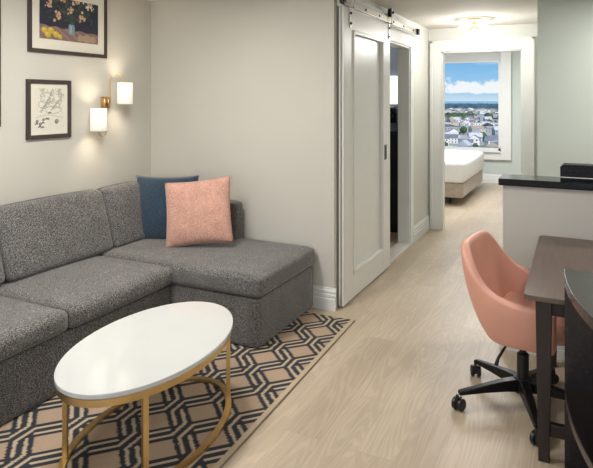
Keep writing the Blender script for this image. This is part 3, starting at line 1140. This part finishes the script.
k = NT('city_ground')
f = k.noise(0.012, 5, k.coord(), 0.65)
k.l(k.ramp(f, [(0.30, lin(104, 118, 88)), (0.45, lin(158, 156, 134)), (0.55, lin(198, 192, 180)), (0.70, lin(176, 174, 168))]), k.b.inputs['Base Color'])
k.b.inputs['Roughness'].default_value = 0.95
M['ground'] = k.m
M['sea'] = nmat('sea_water', lin(150, 186, 206), lin(164, 196, 212), 0.001, 0.5)
M['leaf'] = nmat('city_foliage', lin(70, 88, 62), lin(100, 116, 86), 0.25)
M['leaf_haze'] = nmat('hazed_foliage', lin(74, 100, 104), lin(100, 124, 124), 0.01)  # bluish cast in the base colour stands for distance haze
M['bark'] = nmat('bark', lin(80, 66, 54), lin(100, 84, 68), 2)
walls = [nmat('house_wall_white', lin(236, 234, 228), lin(246, 244, 238), .3), nmat('house_wall_cream', lin(216, 200, 172), lin(226, 212, 186), .3),
         nmat('house_wall_grey', lin(170, 172, 176), lin(186, 188, 190), .3), nmat('house_wall_tan', lin(200, 178, 156), lin(212, 190, 168), .3)]
roofs = [nmat('roof_grey', lin(118, 118, 122), lin(140, 140, 144), .5), nmat('roof_brown', lin(168, 148, 130), lin(184, 164, 146), .5),
         nmat('roof_pale', lin(196, 196, 196), lin(212, 212, 212), .5), nmat('roof_dark', lin(78, 76, 80), lin(98, 94, 96), .5)]
win_m = nmat('house_window', lin(60, 70, 84), lin(80, 92, 104), 1.0)

bm = bmesh.new()
vs = [bm.verts.new(p) for p in ((-9000, 60, GZ), (9000, 60, GZ), (9000, 7000, GZ), (-9000, 7000, GZ))]
bm.faces.new(vs)
o = struct('ground', bm, M['ground'])
bm = bmesh.new()
vs = [bm.verts.new(p) for p in ((-60000, 6990, GZ - .5), (60000, 6990, GZ - .5), (60000, 90000, GZ - .5), (-60000, 90000, GZ - .5))]
bm.faces.new(vs)
struct('sea', bm, M['sea'])


def house_bm(w, l, h, rh, kind):
    bm = bmesh.new()
    bx(bm, -w / 2, w / 2, -l / 2, l / 2, 0, h, mi=0)
    e = .5
    if kind == 'flat':
        bx(bm, -w / 2 - .2, w / 2 + .2, -l / 2 - .2, l / 2 + .2, h, h + .8, mi=1)
        bx(bm, -w / 5, w / 8, -l / 6, l / 6, h + .8, h + 2.6, mi=1)
    else:
        ins = 0 if kind == 'gable' else w * .45
        p = [(-w / 2 - e, -l / 2 - e, h), (w / 2 + e, -l / 2 - e, h), (w / 2 + e, l / 2 + e, h), (-w / 2 - e, l / 2 + e, h), (0, -l / 2 - e + ins, h + rh), (0, l / 2 + e - ins, h + rh)]
        v = [bm.verts.new(q) for q in p]
        for fi, mi in (((0, 1, 4), 0 if ins == 0 else 1), ((2, 3, 5), 0 if ins == 0 else 1), ((1, 2, 5, 4), 1), ((3, 0, 4, 5), 1), ((3, 2, 1, 0), 1)):
            f = bm.faces.new([v[q] for q in fi]); f.material_index = mi
    # windows on all four sides
    nf = max(1, int(h // 3))
    for fl in range(nf):
        z = fl * 3 + .9
        for sgn in (-1, 1):
            for q in range(max(1, int(w // 3.5))):
                x = -w / 2 + (q + .5) * w / max(1, int(w // 3.5))
                bx(bm, x - .6, x + .6, sgn * l / 2 - .05, sgn * l / 2 + .05, z, z + 1.4, mi=2)
            for q in range(max(1, int(l // 3.5))):
                y = -l / 2 + (q + .5) * l / max(1, int(l // 3.5))
                bx(bm, sgn * w / 2 - .05, sgn * w / 2 + .05, y - .6, y + .6, z, z + 1.4, mi=2)
    return bm


specs = [(10, 14, 6, 3.6, 'gable', 0, 0, 'white', 'grey gabled'), (9, 12, 4, 3.2, 'hip', 1, 1, 'cream', 'brown hipped'), (11, 16, 6.5, 4, 'hip', 0, 3, 'white', 'dark hipped'),
         (9, 13, 6, 4.2, 'gable', 2, 2, 'grey', 'pale gabled'), (12, 12, 6, 3.5, 'gable', 3, 0, 'tan', 'grey gabled'), (22, 36, 9, 0, 'flat', 0, 2, 'white', 'pale flat'),
         (10, 15, 6, 3.8, 'gable', 1, 1, 'cream', 'brown gabled'), (30, 18, 7, 0, 'flat', 2, 0, 'grey', 'grey flat')]
protos = []
for (w, l, h, rh, kd, wi, ri, wn, rn) in specs:
    o = obj('house' if kd != 'flat' else 'warehouse', house_bm(w, l, h, rh, kd), [walls[wi], roofs[ri], win_m])
    flat = kd == 'flat'
    tag(o, '%s walled %s with a %s roof in the city below the window' % (wn, 'block' if flat else 'house', rn), 'building' if flat else 'house',
        '%s %s with %s roofs in the city' % (wn, 'blocks' if flat else 'houses', rn))
    protos.append([o, False])


def put(pr, x, y, rz, sc):
    o = pr[0]
    if pr[1]:
        o = o.copy(); COL.objects.link(o)
    pr[1] = True
    o.location = (x, y, GZ)
    o.rotation_euler = (0, 0, rz)
    o.scale = sc
    return o


def wedge(y):
    return rnd.uniform(-.245, -.095) * y


crn = bmesh.new()
bmesh.ops.create_icosphere(crn, subdivisions=2, radius=1)
for v in crn.verts:
    v.co = v.co * (1 + .28 * math.sin(v.co.x * 5.1 + 1) * math.sin(v.co.y * 4.3) * math.cos(v.co.z * 4.7)) + Vector((0, 0, 1.25))
tube(crn, [(0, 0, 0), (0, 0, .8)], [.12, .08], 6)
crn.faces.ensure_lookup_table()
for f in crn.faces:
    f.material_index = 1 if f.calc_center_median().z < .45 and len(f.verts) != 3 else 0
tr = obj('tree', crn, [M['leaf'], M['bark']], smooth=False)
tag(tr, 'small round green tree among the houses below the window', 'tree', 'trees among the houses of the city')
tproto = [tr, False]

placed = []


def clear(x, y, r):
    return all((x - a) ** 2 + (y - b) ** 2 > (r + q) ** 2 for a, b, q in placed)


rads = [max(w, l) * .5 * 1.25 + 1.5 for (w, l, *_rest) in specs]
for row in range(34):
    y = 500 * 1.055 ** row
    if y > 2900:
        break
    stepx = 18 + y * .009
    x0, x1 = -.25 * y, -.09 * y
    n = max(1, int((x1 - x0) / stepx))
    base_rot = rnd.uniform(-.25, .25) + (0.3 if row % 3 else 0)
    for i in range(n):
        x = x0 + (i + .5) * (x1 - x0) / n + rnd.uniform(-4, 4)
        yy = y * rnd.uniform(.98, 1.02)
        if 1400 < yy < 1610:
            continue
        ki = rnd.choice([0, 1, 2, 3, 4, 6, 0, 3]) if rnd.random() < .84 or y < 800 else rnd.choice([5, 7])
        sc_ = rnd.uniform(.85, 1.15)
        if clear(x, yy, rads[ki]):
            placed.append((x, yy, rads[ki]))
            put(protos[ki], x, yy, base_rot + rnd.choice([0, PI / 2]) + rnd.uniform(-.12, .12), (sc_, sc_, sc_))
        if rnd.random() < .7 and y < 1900:
            ts = rnd.uniform(2.4, 4.6)
            tx, ty = x + rnd.uniform(.35, .5) * stepx, yy - rnd.uniform(4, 14)
            if clear(tx, ty, ts * 1.3) and not 1400 < ty < 1610:
                placed.append((tx, ty, ts * 1.3))
                put(tproto, tx, ty, rnd.uniform(0, 6), (ts, ts, ts * rnd.uniform(.8, 1.1)))
for pr in protos:
    if not pr[1]:
        put(pr, wedge(1500), 1500, 0, (1, 1, 1))

# belts of far woodland: canopies nobody could count
for nm, y0, y1, hh, lab in (('woodland', 3300, 6800, 18, 'hazy blue green woodland belt along the far horizon'), ('grove', 1450, 1560, 13, 'dark green grove across the middle of the city')):
    bm = bmesh.new()
    nxx, nyy = 220, 26
    g = []
    for i in range(nxx + 1):
        row = []
        for j in range(nyy + 1):
            y = y0 + (y1 - y0) * (j / nyy)
            x = y * (-.36 + .38 * i / nxx)
            edge = 0 if j in (0, nyy) or i in (0, nxx) else 1
            zz = hh * edge * rnd.uniform(.35, 1.0) * (1 if nm == 'woodland' else (1.0 if math.sin(i * .35) + math.sin(i * .13 + 1) > -.2 else 0.0))
            row.append(bm.verts.new((x + rnd.uniform(-4, 4), y, GZ + zz - (0 if edge else .2))))
        g.append(row)
    for i in range(nxx):
        for j in range(nyy):
            bm.faces.new((g[i][j], g[i + 1][j], g[i + 1][j + 1], g[i][j + 1]))
    o = obj(nm, bm, M['leaf_haze'] if nm == 'woodland' else M['leaf'])
    o['kind'] = 'stuff'
    tag(o, lab, 'trees')

# ------------------------------------------------------------------ sky
W = bpy.data.worlds.new('sky')
S.world = W
W.use_nodes = True
nt = W.node_tree
for n in list(nt.nodes):
    nt.nodes.remove(n)
out = nt.nodes.new('ShaderNodeOutputWorld')
bg = nt.nodes.new('ShaderNodeBackground')
tc = nt.nodes.new('ShaderNodeTexCoord')
sep = nt.nodes.new('ShaderNodeSeparateXYZ')
nt.links.new(tc.outputs['Generated'], sep.inputs[0])
gr = nt.nodes.new('ShaderNodeValToRGB')
e = gr.color_ramp.elements
e[0].position = 0.0; e[0].color = lin(206, 228, 242)
e[1].position = 1.0; e[1].color = lin(70, 130, 205)
for p, c in ((.012, lin(176, 212, 240)), (.035, lin(150, 200, 238)), (.075, lin(116, 180, 233)), (.3, lin(90, 150, 220))):
    x = e.new(p); x.color = c
nt.links.new(sep.outputs['Z'], gr.inputs['Fac'])


def wnoise(scale, sz, detail, off):
    mp = nt.nodes.new('ShaderNodeMapping')
    mp.inputs['Scale'].default_value = (1, 1, sz)
    mp.inputs['Location'].default_value = off
    nt.links.new(tc.outputs['Generated'], mp.inputs['Vector'])
    nz = nt.nodes.new('ShaderNodeTexNoise')
    nz.inputs['Scale'].default_value = scale
    nz.inputs['Detail'].default_value = detail
    nz.inputs['Roughness'].default_value = .55
    nt.links.new(mp.outputs[0], nz.inputs['Vector'])
    return nz.outputs['Fac']


def wmath(op, a, b):
    m = nt.nodes.new('ShaderNodeMath')
    m.operation = op
    for i, v in enumerate((a, b)):
        if isinstance(v, (int, float)):
            m.inputs[i].default_value = v
        else:
            nt.links.new(v, m.inputs[i])
    return m.outputs[0]


def wramp(f, stops):
    r = nt.nodes.new('ShaderNodeValToRGB')
    ee = r.color_ramp.elements
    while len(ee) < len(stops):
        ee.new(.5)
    for el, (p, c) in zip(ee, stops):
        el.position = p; el.color = (c, c, c, 1)
    nt.links.new(f, r.inputs['Fac'])
    return r.outputs['Color']


band = wramp(sep.outputs['Z'], [(0.0, 0), (.010, .12), (.016, 1), (.030, .85), (.048, .0)])
cum = wramp(wmath('ADD', wnoise(40, 1.3, 6, (.32, .2, 0)), wmath('MULTIPLY', band, .34)), [(.70, 0), (.82, 1)])
wisp = wramp(wnoise(16, 7, 4, (1.7, 0, .4)), [(.50, 0), (.75, .55)])
up = wramp(sep.outputs['Z'], [(.03, 0), (.06, 1)])
cl_ = wmath('MAXIMUM', cum, wmath('MULTIPLY', wisp, up))
mx = nt.nodes.new('ShaderNodeMix'); mx.data_type = 'RGBA'
nt.links.new(cl_, mx.inputs[0]); nt.links.new(gr.outputs['Color'], mx.inputs[6])
mx.inputs[7].default_value = lin(244, 248, 252)
nt.links.new(mx.outputs[2], bg.inputs['Color'])
bg.inputs['Strength'].default_value = 1.0
nt.links.new(bg.outputs[0], out.inputs[0])


# ------------------------------------------------------------------ lights
def lamp(name, kind, loc, energy, color=(1, 1, 1), rot=(0, 0, 0), size=.3, sy=None, **kw):
    d = bpy.data.lights.new(name, kind)
    d.energy = energy
    d.color = color
    if kind == 'AREA':
        d.shape = 'RECTANGLE' if sy else 'DISK'
        d.size = size
        if sy:
            d.size_y = sy
    elif kind in ('POINT', 'SPOT'):
        d.shadow_soft_size = size
    for k, v in kw.items():
        setattr(d, k, v)
    o = bpy.data.objects.new(name, d)
    o.location = loc
    o.rotation_euler = rot
    COL.objects.link(o)
    return o


WARM = (1.0, .90, .77)
NEUT = (1.0, .97, .92)
DAY = (.97, .985, 1.0)
lamp('rear_fill', 'AREA', (-.5, -1.98, 1.4), 42, DAY, (R(90), 0, 0), 4.0, 1.7)  # unseen fill behind the camera, added to brighten the room from the front
lamp('ceiling_fill', 'AREA', (-2.2, 1.5, 2.48), 30, NEUT, (0, 0, 0), .5)  # added overhead fill above the near sofa, out of view, no fixture
lamp('ceiling_fill', 'AREA', (.3, 2.2, 2.48), 14, NEUT, (0, 0, 0), .5)  # weaker overhead fill added for the desk side
lamp('ceiling_fill', 'AREA', (-2.2, 2.6, 2.48), 26, NEUT, (0, 0, 0), .4)  # second overhead fill added near the chaise
lamp('kitchen_fill', 'AREA', (.7, 4.8, 2.48), 25, NEUT, (0, 0, 0), .4)  # out-of-view fill added to brighten the kitchen wall
lamp('hall_lamp', 'POINT', (-1.0, 6.43, 2.28), 22, (1, .985, .965), size=.12)
lamp('bedroom_fill', 'AREA', (-1.6, 9.2, 2.78), 115, (.97, .985, 1), (0, 0, 0), 1.6)  # unseen overhead fill added in place of the bedroom's window daylight
lamp('bathroom_fill', 'POINT', (-2.3, 6.4, 2.3), 5, (1, .95, .88), size=.1)  # small unseen fill added to brighten the bathroom
lamp('sconce_lamp', 'POINT', (XL + .11, 3.555, 1.663), 17, (1, .84, .64), size=.03)
lamp('sconce_lamp', 'POINT', (XL + .11, 3.27, 1.455), 17, (1, .84, .64), size=.03)
lamp('sun', 'SUN', (0, 0, 40), 3.6, (1, .96, .9), Vector((.45, -.62, .64)).to_track_quat('Z', 'Y').to_euler(), angle=.01)

# ------------------------------------------------------------------ camera
F_PX, W_PX, H_PX = 565.0, 593.0, 468.0
cam = bpy.data.cameras.new('camera')
cam.sensor_fit = 'HORIZONTAL'
cam.sensor_width = 36
cam.lens = F_PX / W_PX * 36
cam.shift_y = -(H_PX / 2 - 101) / W_PX
cam.clip_start = .05
cam.clip_end = 200000
co = bpy.data.objects.new('camera', cam)
co.location = (0, 0, 1.6)
co.rotation_euler = (R(90), 0, math.atan((576 - W_PX / 2) / F_PX))
COL.objects.link(co)
S.camera = co

S.view_settings.view_transform = 'Standard'
S.view_settings.look = 'None'
S.view_settings.gamma = 1
S.view_settings.use_curve_mapping = False
S.view_settings.exposure = 0.0
S.cycles.use_denoising = True
